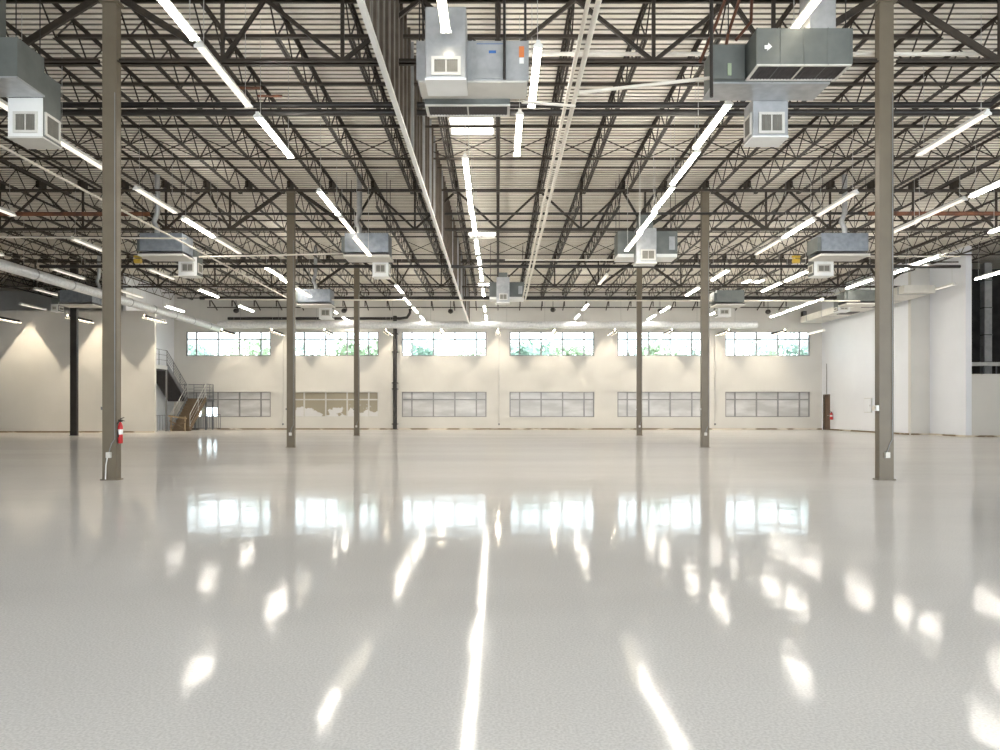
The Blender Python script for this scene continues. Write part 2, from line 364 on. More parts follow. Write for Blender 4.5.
MB().tube([(7.43, 14.03, 1.415), (7.41, 14.03, 1.415), (7.39, 14.03, 1.415)], [.02, .035, .055], 12).build('horn', 'pipe_white', hn)

# ------------------------------------------------------------------ truss girders
def girder(x0, x1, Y, label, zb=ZGB, dark='steel'):
    c = (x0 + x1) / 2
    g = thing('truss_girder', label, 'girder', (c, Y, zb), 'truss girders across the building')
    for nm, z in (('bottom_chord', zb), ('top_chord', ZGT)):
        b = MB(); e = .45 if nm == 'bottom_chord' else .02
        for s in (-1, 1): b.box(x0 + .2, x1 - .2, Y + s * .02, Y + s * .10, z, z + .012); b.box(x0 + .2, x1 - .2, Y + s * .02, Y + s * .032, z, z + .085)
        b.build(nm, dark, g)
    bot = [-5.4, -3.05, 0, 3.05, 5.4]; top = [-7.36, -4.57, -1.52, 1.52, 4.57, 7.36]; kx = (x1 - x0) / 15.24; bot = [q * kx for q in bot]; top = [q * kx for q in top]
    zb2, zt2 = zb + .04, ZGT + .03
    for k, bx in enumerate(bot):
        MB().bar((c + bx, Y, zb2), (c + bx, Y, zt2), .07, .05).build('post', dark, g)
        for tx in (top[k], top[k + 1]):
            big = abs(tx) > 6.5
            MB().bar((c + bx, Y, zb2), (c + tx, Y, zt2), .13 if big else .075, .06, (0, 1, 0)).build('diagonal', dark, g)
    return g
rows = ['first row', 'second row', 'third row']
for r_, Y in enumerate(YR):
    zb = 8.17 if r_ == 0 else ZGB
    girder(-7.62, 7.62, Y, 'dark truss girder spanning between the two columns of the %s from the front' % rows[r_], zb)
    girder(-22.86, -7.62, Y, 'dark truss girder reaching left from the left column of the %s' % rows[r_], zb)
    girder(7.62, 22.86, Y, 'dark truss girder reaching right from the right column of the %s' % rows[r_], zb)
girder(-36.9, -22.86, YR[2], 'dark truss girder reaching left from the black column by the left wall')

# ------------------------------------------------------------------ roof joists
def joist_proto(L, label):
    j = thing('roof_joist', label, 'joist')
    T, G = ZJT - ZJB, ZGT - ZJB
    t = MB()
    for s in (-1, 1): t.box(s * .012, s * .062, 0, L, T + .045, T + .055); t.box(s * .012, s * .02, 0, L, T, T + .045)
    t.box(-.06, .06, 0, .22, G + .086, T); t.box(-.06, .06, L - .22, L, G + .086, T)
    t.build('top_chord', 'steel', j)
    b = MB()
    for s in (-1, 1): b.box(s * .012, s * .062, .75, L - .75, 0, .01); b.box(s * .012, s * .02, .75, L - .75, 0, .05)
    b.build('bottom_chord', 'steel', j)
    wb = MB(); n = 18; a0 = .75; st = (L - 1.5) / n
    pts = [(0, .12, T)]
    for k in range(n + 1): pts.append((0, a0 + k * st, .02 if k % 2 == 0 else T + .02))
    pts.append((0, L - .12, T))
    for a, b2 in zip(pts, pts[1:]): wb.bar(a, b2, .026, .026)
    wb.build('web', 'steel', j)
    return j
def side_word(n, what):
    if n == 0: return None
    return '%s %s of the centre joist' % (ORD[abs(n) - 1], 'left' if n < 0 else 'right')
proto = None
bays = [(YR[0] - 12.19, YR[0], -8, 8, 'in front of the first girders'), (YR[0], YR[1], -13, 13, 'between first and second girders'),
        (YR[1], YR[2], -18, 16, 'between second and third girders'), (YR[2], YW - .02, -20, 15, 'between third girders and far wall')]
for y0, y1, n0, n1, txt in bays:
    for n in range(n0, n1 + 1):
        if n and abs(n) % 10 == 5 and False: continue
        lab = ('dark steel roof joist, %s, %s' % (side_word(n, 0), txt)) if n else 'dark steel roof joist along the centre line, %s' % txt
        loc = (n * 1.524, y0, ZJB)
        if proto is None:
            proto = joist_proto(12.17, lab); o = proto; o.location = loc
        else: o = copy_tree(proto, loc)
        o['label'] = lab; o['category'] = 'joist'; o['group'] = 'roof joists'

# struts tying the joist ends to the far wall
for i, n in enumerate(range(-13, 14)):
    x = n * 1.524; t = thing('wall_strut', 'short dark strut under the far end of a joist, ' + (side_word(n, 0) if n else 'on the centre line'), 'strut', (x, 49.4, 8.4), 'struts at the far wall')
    b = MB(); b.bar((x, 49.0, ZJB), (x, 50.28, 8.42), .06, .06); b.build('diagonal', 'steel', t)
    b = MB(); b.bar((x, 49.0, ZJB + .04), (x, 49.0, 8.5), .06, .06); b.build('post', 'steel', t)
tag(MB().box(-20, 20, 48.97, 49.03, 8.40, 8.46).build('bridging_bar', 'steel'), 'thin dark bar along the lower ends of the far wall struts', 'bridging bar')
# bridging along X
def bridging(y, x0, x1, z, label, r=.022):
    b = MB().bar((x0, y, z), (x1, y, z), r * 2, r * 2).build('bridging_bar', 'steel')
    tag(b, label, 'bridging bar', 'bridging bars across the joists')
BR = [(14.6, -9, 9, ZJB - .03, .03), (16.8, -13.5, 13.5, ZJB, .025), (19.3, -15, 15, ZJB - .01, .025), (20.9, -15, 15, ZJT, .02), (21.75, -17, 17, ZJB - .01, .022), (22.6, -17, 17, ZJB, .02), (23.6, -18, 18, ZJT - .05, .02), (24.9, -18, 18, ZJB, .03),
      (28.9, -23, 23, ZJB, .03), (31.6, -24, 24, ZJB, .028), (33.4, -26, 26, ZJT, .02), (35.2, -26, 25, ZJB - .01, .025), (37.0, -26, 25, ZJB, .03),
      (40.6, -27, 22, ZJB, .03), (43.6, -22, 22, ZJB, .03), (46.7, -22, 22, ZJB, .03), (48.9, -22, 22, ZJB, .035)]
for k, (y, x0, x1, z, r) in enumerate(BR):
    bridging(y, x0, x1, z, 'thin dark bar across the joists, %s counted from the front' % ORD[k], r)
for y, n0, n1, txt in ((21.75, -11, 10, 'front'), (35.2, -17, 16, 'middle'), (46.7, -14, 13, 'rear')):
    t = thing('cross_bridging', 'row of X-shaped braces between joists in the %s roof bay' % txt, 'cross bracing', (0, y, ZJB), 'rows of cross bracing between joists')
    for n in range(n0, n1 + 1):
        b = MB(); xa, xb = n * 1.524 + .03, (n + 1) * 1.524 - .03
        b.bar((xa, y, ZJB + .03), (xb, y, ZJT), .025, .025); b.bar((xa, y + .03, ZJT), (xb, y + .03, ZJB + .03), .025, .025)
        b.build('brace', 'steel', t)

# ------------------------------------------------------------------ pipes along X and Y
def pipe(name, pts, r, m, label, cat='pipe', group=None, n=10):
    return tag(MB().tube(pts, r, n).build(name, m), label, cat, group)
yp = 17.1
pipe('sprinkler_main', [at(56, 105, yp), at(990, 105, yp), at(994, 101, yp), at(1000, 96, yp)], .07, 'black', 'upper of the two thick dark pipes crossing just behind the nearest columns')
pipe('sprinkler_main', [at(-40, 112.5, yp), at(1040, 112.5, yp)], .075, 'black', 'lower of the two thick dark pipes crossing just behind the nearest columns')
pipe('beige_pipe', [at(520, 54, 14.3), at(722, 54, 14.3)], .04, 'pipe_white', 'beige pipe above the first girder, left of the near right heating unit')
pipe('beige_pipe', [at(848, 54, 14.3), at(1010, 54, 14.3)], .04, 'pipe_white', 'beige pipe above the first girder, behind the nearest right column')
pipe('rust_pipe', [at(893 - 25, 213.5, 25.7), at(1010, 213.5, 25.7)], .075, 'steel_rust', 'rust red pipe high on the right, beyond the nearest right column')
pipe('rust_pipe', [at(-10, 214, 25.7), at(150, 214, 25.7)], .075, 'steel_rust', 'rust red pipe high on the left, beyond the nearest left column')
pipe('dark_pipe', [at(150, 214, 25.72), at(868, 213.5, 25.72)], .045, 'black', 'thin dark pipe crossing above the second girder, between the rust pipes')
pipe('dark_pipe', [at(200, 298, 40.0), at(866, 298, 40.0)], .10, 'black', 'thick dark pipe crossing in front of the far wall under the last joists')
pipe('dark_pipe', [at(40, 266.5, 29.5), at(960, 266.5, 29.5)], .07, 'black', 'dark pipe crossing behind the middle row of heating units')
pipe('drain_pipe', [at(228, 318.5, 49.75), at(400, 318.5, 49.75), at(407, 317.5, 49.75), at(410, 313, 49.75), at(410, 309, 49.75)], .10, 'black', 'black pipe running level along the far wall above its left windows')
dp = MB().tube([at(395, 316, 49.95), at(395, 429.2, 49.95)], .14, 12).build('drain_pipe', 'black')
tag(dp, 'thick black drain pipe standing on the floor against the far wall', 'pipe')
for yy in (334, 352, 383, 389, 424): MB().box(at(392, yy, 49.95).x, at(398, yy, 49.95).x, 49.78, 50.28, at(0, yy, 49.95).z - .03, at(0, yy, 49.95).z + .03).build('pipe_clamp', 'black', dp)
# condensate lines
pipe('red_pipe', [at(236, 88, 16.5), at(262, 88, 16.5)], .03, 'steel_rust', 'short rust red pipe near the roof beside the first row of strip lights, upper one')
pipe('red_pipe', [at(258, 96, 16.8), at(282, 96, 16.8)], .03, 'steel_rust', 'short rust red pipe near the roof beside the first row of strip lights, lower one')
ZP = 6.9
pipe('white_pipe', [(1.36, 8.5, ZP), (1.36, 36.0, ZP)], .042, 'pipe_white', 'right-hand pipe of the cream twin pipes running overhead to the far heating unit')
pipe('white_pipe', [(1.24, 9.0, ZP + .09), (1.24, 36.1, ZP + .09)], .034, 'pipe_white', 'left-hand thinner pipe of the cream twin pipes running overhead')
pipe('white_pipe', [at(576, 93, 12.4), at(737, 75, 12.35)], .03, 'pipe_white', 'cream pipe branching right from the twin pipes to the near right heating unit')
pipe('white_pipe', [at(522, 102, 12.3), at(575, 106, 12.75)], .026, 'pipe_white', 'short cream pipe joining the near central heating unit to the twin pipes')
pipe('white_pipe', [(-10.4, 11, ZP), (-10.4, 38.5, ZP)], .03, 'pipe_white', 'cream pipe running away overhead left of the near left column')
pipe('white_pipe', [at(-20, 237, 25.0), at(186, 238.5, 25.0)], .03, 'pipe_white', 'level cream pipe crossing behind the near left column')
pipe('white_pipe', [at(199, 257, 25.6), at(345, 253.5, 25.6)], .03, 'pipe_white', 'level cream pipe leading right to the heating unit left of the curtain')
pipe('white_pipe', [at(505, 260, 25.7), at(628, 260, 25.7)], .022, 'pipe_white', 'thin level cream pipe leading right to the heating unit right of centre')
pipe('white_pipe', [at(836, 256.5, 25.8), at(960, 256.5, 25.8)], .024, 'pipe_white', 'thin level cream pipe behind the nearest right column')
pipe('white_pipe', [at(205, 299.5, 36.4), at(524, 300.5, 36.4), at(860, 301, 36.4)], .035, 'pipe_white', 'long level cream pipe crossing below the farthest heating units')
pipe('conduit', [atz(1004, 232, 7.7), atz(770, 318, 7.7)], .018, 'pipe_white', 'slim pale conduit linking the strip lights at far right')
# copper lines by the near right unit
for k, (a, b, c2, txt) in enumerate((((728, -8), (716, 24), (700, 62), 'brown pipe sloping past the left edge of the near right heating unit'),
                                     ((742, -8), (728, 34), (724, 60), 'middle brown pipe dropping to the near right heating unit'),
                                     ((752, -8), (751, 22), (736, 40), 'right-hand brown pipe bending into the top of the near right heating unit'))):
    pipe('brown_pipe', [at(*a, 12.3), at(*b, 12.25), at(*c2, 12.2)], .028, 'copper', txt)
bp_ = MB().tube([at(711.5, -10, 11.6), at(711.5, 97, 11.6)], .03).build('hanger_post', 'black'); tag(bp_, 'black vertical post at left end of the near right heating unit', 'post')

# ------------------------------------------------------------------ draft curtain
XC = -1.98; zb_ = 7.28
dc = thing('draft_curtain', 'long hanging metal draft curtain with pale bottom edge running front to back', 'draft curtain', (XC, 9, zb_))
s = MB(); y = 8.0; pr = []
while y < 48.9: pr += [(XC, y), (XC, y + .07), (XC - .03, y + .09), (XC - .03, y + .15)]; y += .17
nn = len(pr); vs = [(a, b, zb_) for a, b in pr] + [(a, b, ZD) for a, b in pr] + [(-.012 + a, b, zb_) for a, b in pr] + [(-.012 + a, b, ZD) for a, b in pr]
s.add(vs, [(i, i + 1, nn + i + 1, nn + i) for i in range(nn - 1)] + [(2 * nn + i, 3 * nn + i, 3 * nn + i + 1, 2 * nn + i + 1) for i in range(nn - 1)])
s.build('ribbed_sheet', 'curtain' if 'curtain' in M else 'galv_dull', dc)
MB().box(XC - .05, XC + .04, 8.0, 48.9, zb_ - .03, zb_ + .05).build('bottom_track', 'white', dc)
y = 8.2
while y < 48.8:
    MB().box(XC, XC + .055, y, y + .045, zb_ + .05, ZD).build('stud', 'stud' if R.random() < .65 else 'galv', dc); y += .62

# ------------------------------------------------------------------ strip lights
LITG = 'strip lights hung from the roof'
def light_proto(lamp):
    t = thing('strip_light', 'x', 'light', (0, 0, 0))
    h = MB(); L = 1.22; w = .085
    if lamp != 'lamp_soft': h.profile([(-.028, .075), (.028, .075), (.028, .0), (-.028, .0)], -L, L)
    else: h.profile([(-.035, .075), (.035, .075), (.035, .03), (w, -.012), (w - .004, -.018), (.03, .018), (-.03, .018), (-w + .004, -.018), (-w, -.012), (-.035, .03)], -L, L)
    h.build('housing', 'white', t)
    for s in (-1, 1): MB().tube([(s * .034, -L + .03, -.03), (s * .034, L - .03, -.03)], .03, 8).build('lamp_tube', lamp, t)
    for s in (-1, 1): MB().profile([(-.035, .075), (.035, .075), (.035, .03), (w, -.012), (w, -.05), (-w, -.05), (-w, -.012), (-.035, .03)], s * (L - .02), s * (L + .012)).build('end_cap', 'white', t)
    for s in (-1, 1): MB().tube([(0, s * (L - .2), .07), (0, s * (L - .2), ZD - 7.60)], .006, 5).build('hanger', 'alu_light', t)
    return t
protos = {}
def add_light(x, yc, z, bright, label, group=LITG):
    key = ('lamp_soft', 'lamp', 'lamp_mid')[int(bright)]
    if key not in protos: protos[key] = light_proto(key); o = protos[key]; o.location = (x, yc, z)
    else: o = copy_tree(protos[key], (x, yc, z))
    o['label'] = label; o['category'] = 'light'; o['group'] = group
    return o
# rows: (far end, near end) pixels of each fixture, bright?
ROWS = {
 'fifth row left of the curtain': [((17, 302), (48, 311), 0)],
 'fourth row left of the curtain': [((-14, 242), (3, 255), 0), ((52, 268), (84, 279), 0), ((121, 290), (140, 297), 0), ((166, 305), (183, 312), 1)],
 'narrow row above the round duct': [((34, 288), (64, 297), 0)],
 'third row left of the curtain': [((-16, 198), (14, 215), 0), ((75, 238), (106, 253), 0), ((148, 267), (173, 280), 0), ((200, 289), (217, 297), 1), ((239, 305), (253, 311.5), 1)],
 'second row left of the curtain': [((-14, 90), (28, 120), 0), ((66, 142.6), (106, 172), 0), ((137, 188), (174, 212), 0), ((184, 217), (212, 237), 1), ((216, 238), (239, 253), 0), ((266, 267), (281, 277), 1), ((282, 278.5), (294, 286), 1), ((296, 286.6), (310, 297), 2, 6.75), ((326, 306), (338, 314), 1), ((340, 315), (352, 323), 1)],
 'first row left of the curtain': [((150, 0), (195, 38), 1), ((200, 45), (248, 105), 0), ((257, 114), (291, 157), 1), ((319, 189), (338, 215), 1), ((340, 216), (356, 236), 2, 7.72), ((357, 238), (368, 254), 2, 6.7), ((395, 284), (403, 293), 1), ((404, 296), (410, 305), 1), ((412, 305), (418, 314), 1), ((419.5, 314.5), (424.6, 321), 1)],
 'row beside the right face of the curtain': [((445, -10), (446, 30), 2, 6.95), ((466, 157), (468, 187), 1), ((468.4, 190), (472, 213), 1), ((472.5, 215), (475.5, 234), 1), ((475.8, 237), (478, 254), 1), ((478.5, 256), (480.5, 268), 1), ((480.7, 270), (482, 280), 1), ((482.5, 287), (484, 296), 1), ((484.3, 304), (485, 312), 1), ((485.5, 313.5), (486.5, 320), 1)],
 'pair beside the near central heating unit': [((537, 44), (532.5, 106), 1), ((519, 112), (517.6, 155), 1)],
 'first row right of the twin pipes': [((818, 0), (789, 34), 2, 7.75), ((728, 101), (697, 148), 1), ((696, 151), (674, 183), 1), ((671, 187), (655, 211), 1), ((654, 212), (640, 232), 1, 7.35), ((639, 233), (628, 249), 2, 6.85), ((611, 267), (596, 290), 0), ((589, 302), (582, 311), 1), ((581, 312), (574, 320), 1)],
 'second row right of the twin pipes': [((985.6, 110), (921, 156), 0), ((856, 192), (818, 215), 0), ((813, 219), (784, 237), 1), ((781, 239), (756, 254), 0), ((732, 267), (709, 282), 1), ((701, 285.5), (685, 296.5), 1), ((672, 305), (659, 312.6), 1), ((658, 313.5), (646, 320), 1)],
 'third row right of the twin pipes': [((836, 257), (811, 268.5), 0), ((806, 271), (787, 280.5), 1), ((780, 283), (763, 290.5), 1), ((743, 299), (727, 306), 1), ((724, 307.5), (709, 315.5), 1)],
 'fourth row right of the twin pipes': [((1004, 179), (971, 196), 1), ((964, 198), (916, 221), 0), ((909, 223.5), (886, 236), 0), ((940, 255), (906, 267.5), 1), ((905, 268.5), (882, 277), 1), ((872.6, 279), (846.6, 288), 1), ((823, 298), (804, 305), 1), ((802, 305.5), (787, 311), 1), ((785, 311.5), (771, 317), 1)],
 'row near the dark opening': [((1012, 223), (990, 232), 1)],
}
ZL = 7.62
for row, fx in ROWS.items():
    for k, q in enumerate(fx):
        a, b, br = q[:3]; z = q[3] if len(q) > 3 else ZL
        A = atz(*a, z); B = atz(*b, z); x = (A.x + B.x) / 2; yc = (A.y + B.y) / 2
        if a[0] < 0 or a[0] > 1000 or a[1] <= 0: x = B.x; yc = B.y - 1.22
        if yc + 1.25 > YW: yc = YW - 1.4
        if len(fx) == 1: lab = '%s strip light alone in the %s' % ('glowing' if br else 'pale white', row)
        else: lab = '%s strip light, %s from front in the %s' % ('glowing' if br else 'pale white', ORD[k], row)
        add_light(x, yc, z, br, lab)
# wall washers hung low in front of the walls: deep troughs, end on to the wall
def washer_proto(lamp):
    t = thing('strip_light', 'x', 'light'); L = 1.2
    h = MB(); o = .17
    h.profile([(-.03, .02), (.03, .02), (.135, -o), (.128, -o), (.022, .008), (-.022, .008), (-.128, -o), (-.135, -o)], -L, L)
    h.build('housing', 'washer', t)
    MB().box(-.010, .010, -L, L, 0, .007).build('lamp_tube', lamp, t)
    for s in (-1, 1): MB().bar((s * .139, -L, -o + .01), (s * .139, L, -o + .01), .006, .03).build('lit_edge', 'lamp_edge', t)
    for s in (-1, 1): MB().tube([(0, s * (L - .2), .02), (0, s * (L - .2), ZD - 7.1)], .006, 5).build('hanger', 'alu_light', t)
    return t
wproto = {}
def washer(x, yc, z, label, lamp):
    if lamp not in wproto: wproto[lamp] = washer_proto(lamp); o = wproto[lamp]; o.location = (x, yc, z)
    else: o = copy_tree(wproto[lamp], (x, yc, z))
    o['label'] = label; o['category'] = 'light'; o['group'] = 'strip lights hung low in front of the walls'
for k, x in enumerate((-28.7, -24.35, -20.0)):
    washer(x, 41.5, 6.75, ['leftmost', 'middle', 'rightmost'][k] + ' of three strip lights hung close in front of the beige left wall', 'lamp_beam')
for k, x in enumerate([-18.2, -14.9, -11.43, -7.4, -3.75, 0, 3.75, 7.7, 11.45, 15.2, 18.9]):
    washer(x, 48.1, 6.68, 'low strip light before the far wall, %s from the left' % ORD[k], 'lamp_beam_far')
add_light(20.5, 46.0, 6.4, 0, 'low strip light close to the white right wall above the corner door')
A = at(931, 292, 39.0); B = at(957, 283.5, 36.8)
add_light(A.x - .2, 37.9, (A.z + B.z) / 2, 0, 'small strip light hung beside the projecting white wall at right')
A = atz(986, 276, 7.6); add_light(A.x, A.y - .5, 7.6, 1, 'strip light hanging in the dark opening at far right')

# ------------------------------------------------------------------ skylights
for k, (x, y) in enumerate(((-.77, 21.0), (-.75, 34.0), (-.7, 47.6), (16.6, 46.4))):
    t = thing('skylight', ['bright square skylight behind the near central heating unit', 'bright square skylight above the middle of the building', 'bright skylight near the far wall beside the curtain', 'bright skylight near the far wall at right'][k], 'skylight', (x, y, ZD), 'skylights in the roof')
    f = MB()
    for sx in (-1, 1): f.box(x + sx * .62, x + sx * .68, y - .68, y + .68, ZD - .05, ZD + .01); f.box(x - .68, x + .68, y + sx * .62, y + sx * .68, ZD - .05, ZD + .01)
    f.build('frame', 'pan', t); MB().box(x - .62, x + .62, y - .62, y + .62, ZD - .02, ZD - .005).build('dome', 'skylight', t)

# ------------------------------------------------------------------ heating and cooling units
def grille(t, face, x0, x1, y0, y1, z0, z1, m='louver', frame='pan'):
    f = MB(); g = MB(); b = .045
    if face == 'front':                               # faces -Y at y0
        f.box(x0, x1, y0 - .025, y0, z0, z0 + b); f.box(x0, x1, y0 - .025, y0, z1 - b, z1); f.box(x0, x0 + b, y0 - .025, y0, z0 + b, z1 - b); f.box(x1 - b, x1, y0 - .025, y0, z0 + b, z1 - b)
        xm = (x0 + x1) / 2; f.box(xm - .01, xm + .01, y0 - .02, y0, z0 + b, z1 - b)
        n = 12
        for k in range(n):
            xx = x0 + b + (x1 - x0 - 2 * b) * (k + .5) / n; g.box(xx - .006, xx + .006, y0 - .018, y0 - .004, z0 + b, z1 - b)
        g.box(x0 + b, x1 - b, y0 - .004, y0 - .001, z0 + b, z1 - b)
    elif face in ('right', 'left'):
        s = 1 if face == 'right' else -1; X = x1 if s > 0 else x0
        f.box(X, X + s * .025, y0, y1, z0, z0 + b); f.box(X, X + s * .025, y0, y1, z1 - b, z1); f.box(X, X + s * .025, y0, y0 + b, z0 + b, z1 - b); f.box(X, X + s * .025, y1 - b, y1, z0 + b, z1 - b)
        for k in range(10):
            yy = y0 + b + (y1 - y0 - 2 * b) * (k + .5) / 10; g.box(X + s * .004, X + s * .018, yy - .006, yy + .006, z0 + b, z1 - b)
        g.box(X + s * .001, X + s * .004, y0 + b, y1 - b, z0 + b, z1 - b)
    else:                                             # bottom, faces down at z0
        f.box(x0, x1, y0, y0 + b, z0 - .02, z0); f.box(x0, x1, y1 - b, y1, z0 - .02, z0); f.box(x0, x0 + b, y0 + b, y1 - b, z0 - .02, z0); f.box(x1 - b, x1, y0 + b, y1 - b, z0 - .02, z0)
        xm = (x0 + x1) / 2; f.box(xm - .012, xm + .012, y0 + b, y1 - b, z0 - .018, z0)
        for k in range(26):
            xx = x0 + b + (x1 - x0 - 2 * b) * (k + .5) / 26; g.box(xx - .006, xx + .006, y0 + b, y1 - b, z0 - .014, z0 - .004)
        g.box(x0 + b, x1 - b, y0 + b, y1 - b, z0 - .004, z0 - .001)
    o = f.build('grille', frame, t); g.build('louvers', m, o)
def seamed(name, x0, x1, y0, y1, z0, z1, m, t, seams=4):
    b = MB(); b.box(x0, x1, y0, y1, z0, z1)
    for k in range(1, seams):
        xx = x0 + (x1 - x0) * k / seams; b.box(xx - .008, xx + .008, y0 - .008, y1 + .004, z0 - .006, z1 + .006)
    for xx in (x0, x1): b.box(xx - .012, xx + .012, y0 - .012, y0 + .02, z0, z1)
    return b.build(name, m, t)
def rods(t, x0, x1, y0, y1, z):
    for x in (x0, x1):
        for y in (y0, y1): MB().tube([(x, y, z), (x, y, ZJT)], .01, 6).build('hanger_rod', 'black', t)
UG = 'heating and cooling units hung from the roof'
# near centre
t = thing('heating_unit', 'big silver heating unit hanging near the centre top, with foil duct in front', 'heating unit', (-.4, 11.5, 6.5), UG)
seamed('cabinet', -1.27, .47, 11.2, 11.8, 6.56, 7.18, 'galv', t, 2)
ap = MB().box(-.34, .11, 11.17, 11.2, 6.58, 7.13).build('access_panel', 'galv', t)
MB().box(-.335, .09, 11.165, 11.172, 7.112, 7.12).build('panel_edge', 'blue', ap)
MB().box(-.145, -.03, 11.16, 11.17, 6.97, 7.01).build('sticker', 'blue', ap)
MB().box(.33, .41, 11.19, 11.2, 6.92, 7.09).build('warning_sticker', 'orange', t); MB().box(.335, .405, 11.188, 11.2, 6.82, 6.91).build('paper_sticker', 'white', t)
MB().box(-1.25, .46, 11.21, 11.8, 6.53, 6.56).build('drain_pan', 'pan', t)
MB().box(-1.21, .2, 11.8, 12.25, 6.44, 7.0).build('return_box', 'galv_dull', t); grille(t, 'bottom', -1.21, .2, 11.8, 12.25, 6.44, 6.44, 'grille')
pl = MB().box(-1.096, -.48, 10.7, 11.2, 6.36, 7.44).build('supply_duct', 'galv', t, .02)
grille(t, 'front', -1.0, -.56, 10.7, 11, 6.40, 6.68)
MB().box(-1.1, -.476, 10.69, 11.24, 6.33, 6.36).build('duct_bottom', 'white', t)  # white colour stands in for lamp glow on the duct underside
rods(t, -1.24, .44, 11.25, 11.75, 7.18); MB().tube([(.1, 11.1, 6.53), (.1, 11.1, 9.72)], .022, 8).build('support_post', 'black', t)
# near right
t = thing('heating_unit', 'grey heating unit hanging at upper right with wide dark intake grille', 'heating unit', (4.8, 12.2, 6.9), UG)
seamed('return_box', 4.18, 5.71, 11.5, 12.05, 6.96, 7.54, 'galv_dull', t, 4); grille(t, 'bottom', 4.18, 5.71, 11.5, 12.05, 6.96, 6.96, 'grille')
seamed('cabinet', 3.67, 5.62, 12.06, 12.7, 6.93, 7.56, 'galv_dull', t, 2); MB().box(3.65, 5.62, 12.06, 12.72, 6.90, 6.93).build('drain_pan', 'galv', t)
MB().box(3.62, 4.15, 11.98, 12.06, 6.95, 7.52).build('access_panel', 'galv_dull', t)
MB().box(3.86, 3.92, 11.96, 11.98, 7.0, 7.2).build('green_sticker', 'leaf', t)
MB().box(4.56, 5.19, 12.74, 13.2, 6.28, 6.95).build('supply_duct', 'galv', t, .01)
grille(t, 'front', 4.66, 5.12, 12.74, 13, 6.32, 6.70); grille(t, 'left', 4.56, 5.19, 12.8, 13.16, 6.32, 6.72)
MB().box(4.55, 5.2, 12.73, 13.21, 6.25, 6.28).build('duct_bottom', 'white', t)  # lamp glow on the underside put into the white colour
a_ = MB(); a_.add([(4.30, 11.488, 7.20), (4.38, 11.488, 7.20), (4.38, 11.488, 7.26), (4.30, 11.488, 7.26), (4.30, 11.496, 7.20), (4.38, 11.496, 7.20), (4.38, 11.496, 7.26), (4.30, 11.496, 7.26)], [(0, 1, 2, 3), (4, 7, 6, 5), (0, 4, 5, 1), (1, 5, 6, 2), (2, 6, 7, 3), (3, 7, 4, 0)])
a_.add([(4.34, 11.486, 7.17), (4.42, 11.486, 7.235), (4.36, 11.486, 7.30), (4.34, 11.496, 7.17), (4.42, 11.496, 7.235), (4.36, 11.496, 7.30)], [(0, 1, 2), (3, 5, 4), (0, 3, 4, 1), (1, 4, 5, 2), (2, 5, 3, 0)])
a_.build('arrow_sticker', 'white', t)
MB().box(5.08, 5.5, 11.6, 12.0, 7.54, 9.75).build('riser_duct', 'galv', t)
rods(t, 3.75, 5.66, 11.6, 12.6, 7.5)
# near left
t = thing('heating_unit', 'dark grey heating unit cut off by the left edge at upper left', 'heating unit', (-8.6, 12.4, 6.9), UG)
seamed('cabinet', -10.0, -8.1, 12.0, 12.72, 7.0, 7.66, 'galv_dull', t, 4); MB().box(-10.0, -8.1, 12.0, 12.74, 6.97, 7.0).build('drain_pan', 'galv', t)
MB().box(-8.55, -8.40, 11.985, 12.0, 7.22, 7.34).build('sticker', 'blue', t)
MB().box(-8.78, -8.16, 12.78, 13.3, 6.28, 7.45).build('supply_duct', 'galv_dull', t)
MB().box(-8.78, -8.16, 12.765, 12.78, 6.28, 6.97).build('front_plate', 'white', t)
grille(t, 'front', -8.68, -8.24, 12.765, 13, 6.34, 6.72); grille(t, 'right', -8.78, -8.16, 12.82, 13.26, 6.32, 6.74)
MB().box(-8.79, -8.15, 12.76, 13.31, 6.25, 6.28).build('duct_bottom', 'pan', t)
MB().box(-9.4, -8.7, 12.1, 12.6, 7.66, 9.75).build('riser_duct', 'galv_dull', t); rods(t, -9.9, -8.15, 12.05, 12.68, 7.66)
